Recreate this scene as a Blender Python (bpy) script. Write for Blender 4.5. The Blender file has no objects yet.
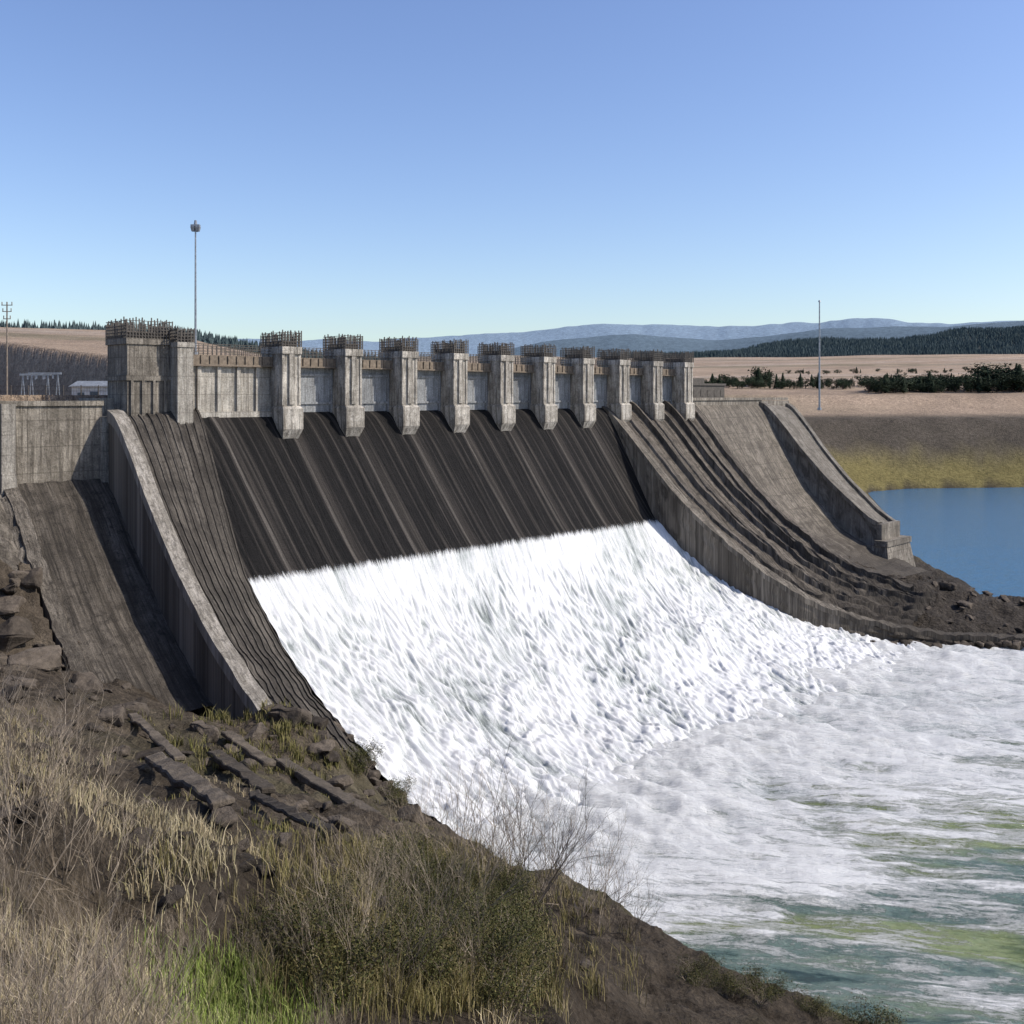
import bpy, math, random
import numpy as np
from mathutils import Vector, Matrix
random.seed(7); rng=np.random.default_rng(11)
S2=math.sqrt(0.5); X0,Y0=-24.4,106.7
C=bpy.context.scene.collection
# ---------------------------------------------------------------- noise
def hsh(ix,iy,s):
    a=(ix.astype(np.int64)&0xffffffff).astype(np.uint64); b=(iy.astype(np.int64)&0xffffffff).astype(np.uint64)
    n=(a*np.uint64(374761393)+b*np.uint64(668265263)+np.uint64(s*97463+13))&np.uint64(0xffffffff)
    n=((n^(n>>np.uint64(13)))*np.uint64(1274126177))&np.uint64(0xffffffff)
    n=n^(n>>np.uint64(16))
    return n.astype(np.float64)/4294967296.0
def vn(x,y,s=0):
    x=np.asarray(x,float); y=np.asarray(y,float)
    ix=np.floor(x); iy=np.floor(y); fx=x-ix; fy=y-iy
    fx=fx*fx*(3-2*fx); fy=fy*fy*(3-2*fy)
    a=hsh(ix,iy,s); b=hsh(ix+1,iy,s); c=hsh(ix,iy+1,s); d=hsh(ix+1,iy+1,s)
    return ((a*(1-fx)+b*fx)*(1-fy)+(c*(1-fx)+d*fx)*fy)*2-1
def fbm(x,y,o=4,s=0):
    r=0;a=1;t=0
    for i in range(o):
        r=r+a*vn(x,y,s+i*7); t+=a; a*=.5; x=np.asarray(x)*2.03+17.1; y=np.asarray(y)*2.03-9.3
    return r/t
def ridge(x,y,o=4,s=0):
    r=0;a=1;t=0
    for i in range(o):
        r=r+a*(1-2*np.abs(vn(x,y,s+i*7))); t+=a; a*=.5; x=np.asarray(x)*2.03+17.1; y=np.asarray(y)*2.03-9.3
    return r/t
def ss(a,b,x):
    t=np.clip((np.asarray(x,float)-a)/(b-a),0,1); return t*t*(3-2*t)
def IP(x,pts):
    return np.interp(x,[p[0] for p in pts],[p[1] for p in pts])
# ---------------------------------------------------------------- profiles in dam frame (u along crest, v downstream)
P_=[(-1.2,-1.8),(-.3,-2.0),(1.8,-5.2),(5,-11.0),(8.5,-17.2),(12,-20.6),(16,-23.9),(21.6,-27.1),(29.8,-31.0),(36,-32.7),(42,-33.9),(50,-34.6)]
PC_=[(-2,-1.3),(0,-1.9),(3,-4.9),(7,-9.6),(12,-14.6),(18,-19.5),(26.5,-24.5),(35,-27),(47,-28.4),(60,-31)]
P2_=[(-3,-7.6),(0,-9.8),(3,-13),(10,-19.5),(17,-24.5),(24,-27.5)]
P3_=[(-1.5,-1.5),(0,-3.0),(3,-8),(8,-15.5),(15,-22.5),(22,-26),(30,-28)]
PW_=[(-1,-1.6),(0,-1.9),(4,-5.6),(10.6,-12.2),(16,-17.2),(21.5,-21.8),(28,-26.6),(33.5,-29.4),(40,-31.1),(50,-31.9),(70,-32.6)]
WR_=[(-5,54),(12,54),(18,55.5),(22,57),(27,60),(31,64),(35,68),(45,78.5),(55,90),(70,107)]
UC_=[(-5,75),(24,75),(30,76.5),(36,79),(47,86),(60,96)]
def smooth_interp(pts):
    from_x=np.linspace(pts[0][0],pts[-1][0],400); y=IP(from_x,pts)
    k=np.hanning(25); k/=k.sum(); yp=np.pad(y,12,mode='reflect',reflect_type='odd'); ys=np.convolve(yp,k,'valid')
    return lambda x:np.interp(x,from_x,ys)
P=smooth_interp(P_);PC=smooth_interp(PC_);P2=smooth_interp(P2_);P3=smooth_interp(P3_);PW=smooth_interp(PW_);WR=smooth_interp(WR_);UC=smooth_interp(UC_)
def uv_of(x,y): return S2*(x-X0)+S2*(y-Y0), S2*(x-X0)-S2*(y-Y0)
def xy_of(u,v): return X0+S2*(u+v), Y0+S2*(u-v)
# ---------------------------------------------------------------- terrain
WL=-33.0
poly=[(-8,78),(8,61.7),(17.7,52.5),(60,10),(100,-30),(400,-330),(3000,-600),(3000,520),(900,430),(420,385),(260,362),(184,357),(140,352),(121,340),(100,262),(86,220),(80,195),(79,172),(75,156),(92,150),(120,147),(134,141),(126,133)]+[tuple(float(q)+(.6 if i else 0) for i,q in enumerate(xy_of(float(WR(v)),v))) for v in (68,60,52,45,40,36,33,31)]+[(30,140),(0,110)]
def sdist(x,y):
    d=np.full(x.shape,1e18); ins=np.zeros(x.shape,bool); n=len(poly)
    for i in range(n):
        ax,ay=poly[i]; bx,by=poly[(i+1)%n]
        ex,ey=bx-ax,by-ay; t=np.clip(((x-ax)*ex+(y-ay)*ey)/(ex*ex+ey*ey),0,1)
        d=np.minimum(d,(x-ax-t*ex)**2+(y-ay-t*ey)**2)
        c=((ay>y)!=(by>y)); xi=(bx-ax)*(y-ay)/((by-ay) if by!=ay else 1e-9)+ax
        ins^=(c&(x<xi))
    d=np.sqrt(d); return np.where(ins,-d,d)
def hfar(x,y):
    r=np.hypot(x,y); th=x/np.maximum(np.abs(y),1)
    right=IP(r,[(0,-2),(250,-2.5),(400,-8),(500,-5),(700,9),(1000,26),(1500,52),(1900,68),(2300,84),(3000,96),(3700,95),(9000,90)])
    left=IP(r,[(0,-1),(140,-1),(250,4),(400,17),(700,43),(1000,58),(1600,70),(3000,100),(9000,110)])
    k=ss(-.38,-.12,th); h=left*(1-k)+right*k
    px=np.clip((th-.10)/.46,0,1.2)
    rid=ss(2150,3300,r)*ss(4300,3500,r); h=h+rid*k*(104*px+22*fbm(th*11,r*0,3,7)*ss(.05,.3,th))
    pr2=IP(th,[(-.9,150),(-.3,180),(0,215),(.1,262),(.2,250),(.33,290),(.45,300),(.6,315)])+16*fbm(th*9+4,r*0,3,12)
    f2=ss(3900,4500,r)*ss(5200,4650,r)*ss(-.25,0.05,th); h=np.maximum(h,f2*pr2)
    pr=IP(th,[(-.9,250),(-.45,320),(-.3,310),(-.2,305),(-.05,325),(.04,365),(.10,386),(.17,375),(.24,368),(.30,380),(.36,398),(.42,388),(.55,385),(.9,370)])
    pr=pr+16*fbm(th*9,r*0+3,3,8)+7*fbm(th*45,r*0,3,9)
    far=ss(5000,6000,r)*ss(8700,6600,r); h=h*(1-far)+far*pr*1.05
    n=fbm(x/420,y/420,4,3)
    h=h+n*r*0.005*ss(350,900,r)
    back=ss(0,-80,y); return h*(1-back)+back*(-.5)
def bank(w,v):
    return IP(w,[(-60,-40),(-3,-36),(0,-33.4),(2,-32),(7.7,-27.6),(15,-23),(30.5,-15.6),(48.7,-4.2),(56,-2.2),(72,-1.2),(400,-1)])
def T(x,y):
    x=np.asarray(x,float);y=np.asarray(y,float)
    u,v=uv_of(x,y); r=np.hypot(x,y); w=-9.5-u
    w2=w+1.6*fbm(v/9,u/14,3,21)*ss(30,45,v)
    L=bank(w2,v)
    L=L+4.2*np.exp(-((w-7.0)/4.8)**2-((v-28.5)/6)**2)
    L=L+1.7*np.exp(-((x+2.5)/4.2)**2-((y-27)/6)**2)
    rough=fbm(x/5,y/5,4,31)*1.0+ridge(x/2.3,y/2.3,5,32)*.6
    L=L+rough*ss(-1,6,w)*ss(0,6,np.hypot(x,y))
    hill=P2(np.clip(v,-3,24))+np.minimum(.32*(-27-u),6)+1.3*rough
    hill=np.where(v<-2,hill+(-1.2-hill)*ss(-2.2,-3.4,v),hill)
    hill=np.where(v>17,hill-(v-17)*1.2,hill)
    Lh=np.where(u<-25.5,np.maximum(L,hill),L)
    hf=hfar(x,y)
    kf=ss(-3.5,-6,v)
    left=np.where(v<-3,hf*kf+Lh*(1-kf),Lh)
    left=np.where((r>120)&(v>-3),left*(1-ss(120,260,r))+np.minimum(left,hf+0*r)*ss(120,260,r),left)
    d=sdist(x,y)
    f=IP(d,[(-6,-37),(0,-33.2),(3,-31.6),(12,-27),(38,-9.5),(60,-7),(80,-3),(140,40),(300,1200)])
    fsp=IP(d,[(-6,-37),(0,-33.0),(1.2,-32.0),(4,-31.1),(9,-30.2),(16,-28.4),(24,-26.4)])
    spk=np.clip(ss(10,24,v)*ss(186,172,y),0,1)
    f=f*(1-spk)+fsp*spk
    f=f+ (fbm(x/7,y/7,4,41)*.8+ridge(x/2.6,y/2.6,5,43)*1.05)*ss(0,4,d)*ss(500,200,r)
    right=np.minimum(f,hf)
    z=np.where(u<20,left,right)
    def clear(z,m,h): return np.where(m,np.minimum(z,h),z)
    z=clear(z,(u>-9.9)&(u<WR(v)+.5)&(v>-8)&(v<34),P(np.clip(v,-1,42))-2.5)
    z=clear(z,(u>-17.3)&(u<=-9)&(v>-8)&(v<22.5),P(np.clip(v,-1,42))-1.6)
    z=clear(z,(u>-27.5)&(u<=-17)&(v>-8)&(v<15.5),P2(v)-1.4)
    z=clear(z,(u>-45)&(u<=-27)&(v>-2.6)&(v<5),P2(v)+np.minimum(.30*(-27-u),6)-.9)
    z=clear(z,(u>WR(v)-1)&(u<=UC(v)+.6)&(v>-8)&(v<28),np.minimum(PW(np.clip(v,-1,44)),PC(np.clip(v,-2,60)))-2.0)
    z=clear(z,(u>74)&(u<107.5-.13*np.clip(v,0,23))&(v>-8)&(v<20),P3(np.clip(v,-1.5,30))-1.6)
    rb=ss(-12,-6,u)*ss(78,70,u)*ss(-8,-12,v)*ss(-420,-380,v)
    z=z*(1-rb)+np.minimum(z,-12)*rb
    return z
def hit(px,py,tmax=500):
    t=np.geomspace(3,tmax,2500); x=(px-512)/1000*t; z=-(py-395)/1000*t
    g=T(x,t); i=np.argmax(z<g); tt=t[i]
    return float(x[i]),float(tt),float(g[i])
# ---------------------------------------------------------------- mesh helpers
def np_mesh(name,V,F,uv=None,smooth=False,col=None):
    V=np.asarray(V,np.float32); F=np.asarray(F,np.int32); k=F.shape[1]
    me=bpy.data.meshes.new(name); me.vertices.add(len(V)); me.vertices.foreach_set('co',V.ravel())
    me.loops.add(F.size); me.loops.foreach_set('vertex_index',F.ravel())
    me.polygons.add(len(F)); me.polygons.foreach_set('loop_start',np.arange(0,F.size,k,dtype=np.int32))
    try: me.polygons.foreach_set('loop_total',np.full(len(F),k,dtype=np.int32))
    except Exception: pass
    if uv is not None:
        l=me.uv_layers.new(name='UVMap'); l.data.foreach_set('uv',np.asarray(uv,np.float32)[F.ravel()].ravel())
    if col is not None:
        a=me.color_attributes.new('Col','FLOAT_COLOR','POINT'); a.data.foreach_set('color',np.asarray(col,np.float32).ravel())
    me.update(calc_edges=True); me.validate()
    me.polygons.foreach_set('use_smooth',np.full(len(me.polygons),smooth)); return me
def obj(name,me,mat=None,parent=None,loc=None,**kw):
    o=bpy.data.objects.new(name,me)
    if mat is not None and me is not None: me.materials.append(mat)
    C.objects.link(o)
    if parent: o.parent=parent
    if loc is not None: o.location=loc
    for k,v in kw.items(): o[k]=v
    return o
class B:
    def __init__(s): s.V=[];s.F=[]
    def box(s,x0,x1,y0,y1,z0,z1):
        n=len(s.V); s.V+=[(x0,y0,z0),(x1,y0,z0),(x1,y1,z0),(x0,y1,z0),(x0,y0,z1),(x1,y0,z1),(x1,y1,z1),(x0,y1,z1)]
        s.F+=[tuple(n+i for i in f) for f in [(0,3,2,1),(4,5,6,7),(0,1,5,4),(1,2,6,5),(2,3,7,6),(3,0,4,7)]]
    def frus(s,a,za,b,zb):
        n=len(s.V)
        for (x0,x1,y0,y1),z in ((a,za),(b,zb)): s.V+=[(x0,y0,z),(x1,y0,z),(x1,y1,z),(x0,y1,z)]
        s.F+=[tuple(n+i for i in f) for f in [(0,3,2,1),(4,5,6,7),(0,1,5,4),(1,2,6,5),(2,3,7,6),(3,0,4,7)]]
    def cyl(s,p,q,r0,r1=None,n=6,caps=True):
        r1=r0 if r1 is None else r1
        p=Vector(p);q=Vector(q);d=(q-p).normalized()
        a=d.orthogonal().normalized();b=d.cross(a);m=len(s.V)
        for c,r in ((p,r0),(q,r1)):
            for i in range(n):
                t=2*math.pi*i/n; s.V.append(tuple(c+a*math.cos(t)*r+b*math.sin(t)*r))
        for i in range(n): s.F.append((m+i,m+(i+1)%n,m+n+(i+1)%n,m+n+i))
        if caps: s.F.append(tuple(m+i for i in range(n))[::-1]); s.F.append(tuple(m+n+i for i in range(n)))
    def mesh(s,name,smooth=False):
        me=bpy.data.meshes.new(name); me.from_pydata(s.V,[],s.F); me.update()
        if smooth: me.polygons.foreach_set('use_smooth',[True]*len(me.polygons))
        return me
def loft(name,vs,sec,mat,parent,jit=0.,**kw):
    rows=[sec(v) for v in vs]; nv=len(rows); ns=len(rows[0])
    V=np.zeros((nv,ns,3)); 
    for i,(v,r) in enumerate(zip(vs,rows)):
        for j,p in enumerate(r): V[i,j]=(p[0],-v,p[1])
    dv=np.zeros((nv,ns)); dv[1:]=np.cumsum(np.linalg.norm(np.diff(V,axis=0),axis=2),axis=0)
    uv=np.stack([V[:,:,0],dv[:,ns//2][:,None]+0*dv],-1).reshape(-1,2)
    if jit:
        g=(.35+ss(8,34,-V[:,:,1])*1.2)*jit
        V[:,:,2]+=fbm(V[:,:,0]*.9,V[:,:,1]*.8+V[:,:,0],4,33)*g
        V[:,:,0]+=fbm(V[:,:,2]*.9+5,V[:,:,1]*.7,3,37)*g*.7*(np.arange(ns)>0)[None]
    idx=np.arange(nv*ns).reshape(nv,ns)
    F=np.stack([idx[:-1,:-1],idx[1:,:-1],idx[1:,1:],idx[:-1,1:]],-1).reshape(-1,4)
    return obj(name,np_mesh(name,V.reshape(-1,3),F,uv=uv),mat,parent,**kw)
# ---------------------------------------------------------------- materials
class NT:
    def __init__(s,name):
        s.m=bpy.data.materials.new(name); s.m.use_nodes=True; s.t=s.m.node_tree; s.t.nodes.clear()
        s.out=s.n('ShaderNodeOutputMaterial'); s.b=s.n('ShaderNodeBsdfPrincipled'); s.l(s.b.outputs[0],s.out.inputs[0])
        s.tc=s.n('ShaderNodeTexCoord'); s.geo=s.n('ShaderNodeNewGeometry')
    def n(s,t,**k):
        x=s.t.nodes.new(t)
        for a,b in k.items(): setattr(x,a,b)
        return x
    def l(s,a,b): s.t.links.new(a,b)
    def put(s,i,v):
        if isinstance(v,bpy.types.NodeSocket): s.l(v,i)
        else: i.default_value=v
    def map(s,vec,sc=(1,1,1),rot=(0,0,0)):
        if rot!=(0,0,0):
            y=s.n('ShaderNodeMapping'); s.l(vec,y.inputs[0]); y.inputs['Rotation'].default_value=rot; vec=y.outputs[0]
        x=s.n('ShaderNodeMapping'); s.l(vec,x.inputs[0]); x.inputs['Scale'].default_value=sc; return x.outputs[0]
    def noise(s,vec,sc=1,det=4,ro=.55,dist=0):
        x=s.n('ShaderNodeTexNoise'); s.l(vec,x.inputs['Vector']); x.inputs['Scale'].default_value=sc; x.inputs['Detail'].default_value=det; x.inputs['Roughness'].default_value=ro; x.inputs['Distortion'].default_value=dist; return x.outputs[0]
    def ramp(s,f,st):
        x=s.n('ShaderNodeValToRGB'); s.l(f,x.inputs[0]); e=x.color_ramp.elements
        while len(e)<len(st): e.new(.5)
        for i,(p,c) in enumerate(st):
            e[i].position=p; e[i].color=(c,c,c,1) if not isinstance(c,tuple) else (*c,1)
        return x.outputs[0]
    def mix(s,f,a,b,mode='MIX'):
        x=s.n('ShaderNodeMix',data_type='RGBA',blend_type=mode); s.put(x.inputs[0],f)
        for i,v in ((6,a),(7,b)):
            if isinstance(v,tuple): v=(*v[:3],1)
            s.put(x.inputs[i],v)
        return x.outputs[2]
    def ma(s,op,a,b=0,c=None,clamp=False):
        x=s.n('ShaderNodeMath',operation=op,use_clamp=clamp); s.put(x.inputs[0],a); s.put(x.inputs[1],b)
        if c is not None: s.put(x.inputs[2],c)
        return x.outputs[0]
    def sep(s,v):
        x=s.n('ShaderNodeSeparateXYZ'); s.l(v,x.inputs[0]); return x.outputs
    def bump(s,h,st=.5,d=.1,nrm=None):
        x=s.n('ShaderNodeBump'); x.inputs['Strength'].default_value=st; x.inputs['Distance'].default_value=d; s.l(h,x.inputs['Height'])
        s.l(x.outputs[0],s.b.inputs['Normal']); return x.outputs[0]
    def base(s,c,rough=.85,spec=.3):
        s.put(s.b.inputs['Base Color'],(*c,1) if isinstance(c,tuple) else c); s.put(s.b.inputs['Roughness'],rough); s.b.inputs['Specular IOR Level'].default_value=spec
def concrete(name,light,dark,stain,amount=.5,uvmode=False,joint=1.8,streak=.07,bumpd=.12,bands=False,pockets=.3,toe=None):
    m=NT(name)
    if uvmode:
        co=m.tc.outputs['UV']
        if bands:   # run-off stains drift sideways as they go down the slab
            sx=m.sep(co); cb=m.n('ShaderNodeCombineXYZ'); m.l(m.ma('SUBTRACT',sx[0],m.ma('MULTIPLY',sx[1],.20)),cb.inputs[0]); m.l(sx[1],cb.inputs[1]); co=cb.outputs[0]
        st=m.map(co,(1.5,streak,1)); fine=m.map(co,(1,1,1)); s2=m.map(co,(4.2,streak*2.5,1))
    else:
        co=m.tc.outputs['Object']; st=m.map(co,(1.1,1.1,streak*1.4)); fine=m.geo.outputs['Position']; s2=m.map(co,(3.2,3.2,streak*3))
        oi=m.n('ShaderNodeObjectInfo')
    a=m.noise(st,1,7,.66,.5); b=m.noise(s2,1,7,.68,.4); c=m.noise(fine,.42,8,.72,.3); f=m.noise(fine,7,6,.75); g=m.noise(fine,1.5,8,.78,.3)
    col=m.mix(m.ramp(a,[(.40,0.0),(.62,1.0)]),light,dark)
    col=m.mix(m.ma('MULTIPLY',m.ramp(b,[(.48,0.0),(.60,1.0)]),amount*.95),col,stain)
    col=m.mix(m.ma('MULTIPLY',m.ramp(c,[(.46,0.0),(.60,1.0)]),amount),col,tuple(.5*(x+y) for x,y in zip(dark,stain)))
    col=m.mix(m.ma('MULTIPLY',m.ramp(g,[(.53,0.0),(.61,1.0)]),pockets),col,stain)
    if bands:
        x=m.sep(co)[0]
        def lines(per,off,w,amt,cc,c0,wob,wb=2.4):
            t=m.ma('MULTIPLY',m.ma('ABSOLUTE',m.ma('SUBTRACT',m.ma('FRACT',m.ma('ADD',m.ma('DIVIDE',x,per),.5+off)),.5)),per)
            t=m.ma('ADD',t,m.ma('MULTIPLY',m.ma('SUBTRACT',wob,.5),w*wb))
            return m.mix(m.ma('MULTIPLY',m.ramp(t,[(w*.15,amt),(w*1.1,0.0)]),m.ramp(a,[(.35,1.0),(.64,.25)])),c0,cc)
        col=lines(8.0,-.03,.9,.75,(.075,.064,.055),col,b,3.2)
        col=lines(8.0,.04,.26,.9,(.20,.175,.15),col,b)
        col=lines(3.1,.1,.26,.7,(.10,.086,.073),col,b)
        col=lines(1.63,.3,.12,.7,(.085,.074,.064),col,a)
    col=m.mix(1.0,col,m.ramp(f,[(.25,.5),(.75,1.4)]),'MULTIPLY')
    if toe:
        y=m.sep(m.tc.outputs['UV'])[1]; t=m.ma('ADD',m.ma('DIVIDE',y,100.0),m.ma('MULTIPLY',m.ma('SUBTRACT',c,.5),.25))
        col=m.mix(m.ramp(t,[(toe/100,0.0),(toe/100+.14,.8)]),col,(.055,.046,.037))
    if joint:
        z=m.sep(co)[1 if uvmode else 2]
        jl=m.ma('LESS_THAN',m.ma('FRACT',m.ma('DIVIDE',z,joint)),.05)
        col=m.mix(m.ma('MULTIPLY',jl,.35),col,stain)
        if not uvmode:
            x=m.sep(co)[0]; jx=m.ma('LESS_THAN',m.ma('FRACT',m.ma('DIVIDE',x,joint*2.1)),.02); col=m.mix(m.ma('MULTIPLY',jx,.4),col,stain)
    if not uvmode: col=m.mix(1.0,col,m.ramp(oi.outputs['Random'],[(0,.85),(1,1.1)]),'MULTIPLY')
    m.base(col,.9,.2)
    m.bump(m.ma('ADD',m.ma('ADD',m.ma('MULTIPLY',f,.4),b),m.ma('MULTIPLY',g,.9)),.8,bumpd*1.4); return m.m
M_con=concrete('weathered_concrete',(.46,.42,.355),(.30,.27,.225),(.08,.069,.057),.6)
M_aw=concrete('abutment_concrete',(.42,.37,.30),(.25,.217,.173),(.065,.055,.044),.65,False,2.4,.07,.12,False,.45)
M_conL=concrete('pale_concrete',(.56,.515,.44),(.38,.345,.29),(.10,.087,.071),.55)
M_tower=concrete('stained_concrete',(.35,.31,.255),(.195,.17,.138),(.05,.043,.035),.7)
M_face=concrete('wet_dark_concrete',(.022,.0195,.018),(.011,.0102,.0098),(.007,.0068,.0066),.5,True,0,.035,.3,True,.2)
M_rib=concrete('ribbed_dark_concrete',(.165,.143,.118),(.07,.06,.05),(.025,.022,.019),.7,True,0,.05,.3,False,.6)
M_chute=concrete('side_chute_concrete',(.18,.153,.123),(.078,.066,.053),(.028,.024,.02),.75,True,0,.06,.3,False,.65,17)
M_ribR=concrete('ribbed_brown_concrete',(.26,.22,.176),(.105,.088,.07),(.03,.026,.022),.7,True,0,.05,.4,False,.7,32)
M_curb=concrete('edge_concrete',(.45,.405,.345),(.27,.24,.197),(.08,.07,.057),.6,True,0,.3,.2,False,.6)
M_curb2=concrete('broken_edge_concrete',(.27,.233,.188),(.135,.115,.092),(.045,.038,.031),.75,True,0,.3,.3,False,.8,14)
M_wallf=concrete('stained_wall_concrete',(.30,.262,.213),(.17,.147,.118),(.045,.038,.031),.75,True,2.6,.12,.2,False,.65)
M_wallR=concrete('river_wall_concrete',(.30,.26,.208),(.16,.138,.11),(.045,.038,.031),.75,True,2.6,.12,.25,False,.65,40)
M_gate=concrete('gate_panel',(.36,.365,.36),(.24,.245,.245),(.09,.085,.08),.45,False,0)
def simple(name,c,rough=.7,metal=0,var=.3,sc=3):
    m=NT(name); n=m.noise(m.tc.outputs['Object'],sc,5,.6); m.base(m.mix(1.0,c,m.ramp(n,[(.3,1-var),(.7,1+var)]),'MULTIPLY'),rough); m.b.inputs['Metallic'].default_value=metal; m.bump(n,.3,.02); return m.m
M_rail=simple('rusty_dark_steel',(.10,.088,.075),.7,.2)
M_galv=simple('galvanised_steel',(.32,.33,.34),.45,.6)
M_girder=simple('brown_steel_girder',(.19,.15,.11),.75,.1,.4)
M_paint=simple('pale_wall_paint',(.5,.5,.48),.7)
M_roof=simple('grey_roof_metal',(.2,.21,.22),.5)
M_door=simple('dark_door_paint',(.08,.1,.11),.5)
M_wood=simple('weathered_wood',(.20,.165,.13),.85,0,.4,4)
def rockmat(name,a,b):
    m=NT(name); co=m.tc.outputs['Object']; oi=m.n('ShaderNodeObjectInfo')
    n=m.noise(co,1.1,8,.65,.3); f=m.noise(co,6,6,.7)
    col=m.mix(m.ramp(n,[(.35,0.0),(.68,1.0)]),a,b)
    col=m.mix(1.0,col,m.ramp(oi.outputs['Random'],[(0,.5),(1,1.35)]),'MULTIPLY')
    col=m.mix(1.0,col,m.ramp(f,[(.3,.6),(.7,1.25)]),'MULTIPLY')
    m.base(col,.92,.2); m.bump(m.ma('ADD',n,m.ma('MULTIPLY',f,.3)),.9,.25); return m.m
M_rock=rockmat('basalt_rock',(.125,.10,.076),(.052,.042,.033))
M_beam=rockmat('weathered_beam',(.165,.134,.10),(.078,.063,.048))
def terrain_mat():
    m=NT('ground_soil'); at=m.n('ShaderNodeAttribute',attribute_name='Col'); co=m.geo.outputs['Position']
    a=m.noise(co,.9,9,.72,.3); b=m.noise(co,5.5,7,.78); c=m.noise(co,.05,6,.65)
    vo=m.n('ShaderNodeTexVoronoi'); m.l(co,vo.inputs['Vector']); vo.inputs['Scale'].default_value=2.2
    v2=m.n('ShaderNodeTexVoronoi'); m.l(co,v2.inputs['Vector']); v2.inputs['Scale'].default_value=7
    col=m.mix(1.0,at.outputs['Color'],m.ramp(a,[(.3,.42),(.7,1.5)]),'MULTIPLY')
    col=m.mix(1.0,col,m.ramp(b,[(.3,.5),(.7,1.45)]),'MULTIPLY')
    col=m.mix(1.0,col,m.ramp(c,[(.3,.75),(.7,1.2)]),'MULTIPLY')
    m.base(col,.95,.1)
    h=m.ma('ADD',a,m.ma('ADD',m.ma('MULTIPLY',b,.4),m.ma('ADD',m.ma('MULTIPLY',vo.outputs['Distance'],.6),m.ma('MULTIPLY',v2.outputs['Distance'],.25))))
    m.bump(h,1.0,.5); return m.m
M_ter=terrain_mat()
# ---------------------------------------------------------------- ground sheet
def build_ground():
    th=np.concatenate([np.radians(np.linspace(-40,40,540)),np.radians(np.linspace(44,316,70))])
    r=np.concatenate([[.3,1,1.6],np.geomspace(2.2,270,500),np.geomspace(278,9000,170)])
    R,TH=np.meshgrid(r,th,indexing='ij'); x=R*np.sin(TH); y=R*np.cos(TH); z=T(x,y)
    nr,nt=R.shape; V=np.stack([x,y,z],-1).reshape(-1,3)
    idx=np.arange(nr*nt).reshape(nr,nt); nx=np.roll(idx,-1,axis=1)
    F=np.stack([idx[:-1],nx[:-1],nx[1:],idx[1:]],-1).reshape(-1,4)
    x,y,z=V[:,0],V[:,1],V[:,2]; u,v=uv_of(x,y); r=np.hypot(x,y); d=sdist(x,y); th=x/np.maximum(np.abs(y),1)
    def mixc(c,new,k): k=np.asarray(k)[:,None]; return c*(1-k)+np.array(new)*k
    col=np.tile(np.array([.095,.075,.055]),(len(x),1))
    nz=fbm(x/6,y/6,4,51); n2=fbm(x/18,y/18,3,52)
    col=mixc(col,[.16,.128,.094],ss(.0,.5,fbm(x/3,y/3,4,58)))
    col=mixc(col,[.24,.185,.115],ss(.0,.6,nz+.9*ss(28,44,-9.5-u)-.55)*ss(30,40,v)*(u<0))
    col=mixc(col,[.09,.09,.033],ss(.05,.4,n2+nz*.4)*ss(25,40,v)*.35*(u<0))
    col=mixc(col,[.05,.042,.034],ss(-30.5,-32.5,z)*.8)
    n3=fbm(x/160,y/90,4,53)
    field=np.maximum(ss(120,300,r),ss(-5,-9,v)*(u<30))
    fc=np.array([.37,.275,.195])[None]*(1+.3*n3[:,None])
    col=col*(1-field[:,None])+fc*field[:,None]
    col=mixc(col,[.20,.17,.11],ss(.1,.4,fbm(x/260+4,y/60,4,54))*field*.75)
    col=mixc(col,[.44,.35,.28],ss(.15,.35,fbm(x/300+9,y/45,4,57))*field*.6)
    rb=(u>20)&(r<700)&(th>-.05)
    k=ss(60,40,d)*rb; col=mixc(col,[.10,.083,.064],k)
    k=ss(24,12,d+5*nz)*ss(170,200,y)*rb; col=mixc(col,[.20,.165,.065],k)
    k=ss(30,14,d)*ss(200,175,y)*(u>50)*rb; col=mixc(col,[.062,.052,.042],k)
    k=ss(2.2,.6,d)*rb; col=mixc(col,[.06,.05,.038],k)
    k=ss(2150,2350,r+200*n3)*ss(.06,.16,th); col=mixc(col,[.05,.068,.065],k*.9)  # ridge forest tone, with some distance haze mixed into the colour
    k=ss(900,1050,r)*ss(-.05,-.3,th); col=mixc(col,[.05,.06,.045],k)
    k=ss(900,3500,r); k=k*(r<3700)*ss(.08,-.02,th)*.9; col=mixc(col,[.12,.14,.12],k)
    col=mixc(col,[.125,.17,.205],ss(3700,3950,r))  # nearer hills tinted blue, aerial haze painted into the colour
    col=mixc(col,[.22,.29,.36],ss(4900,5200,r))  # farthest hills paler and bluer, more of the painted haze
    cc=np.ones((len(x),4)); cc[:,:3]=col
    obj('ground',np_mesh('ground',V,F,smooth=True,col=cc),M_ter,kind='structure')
build_ground()
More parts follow.
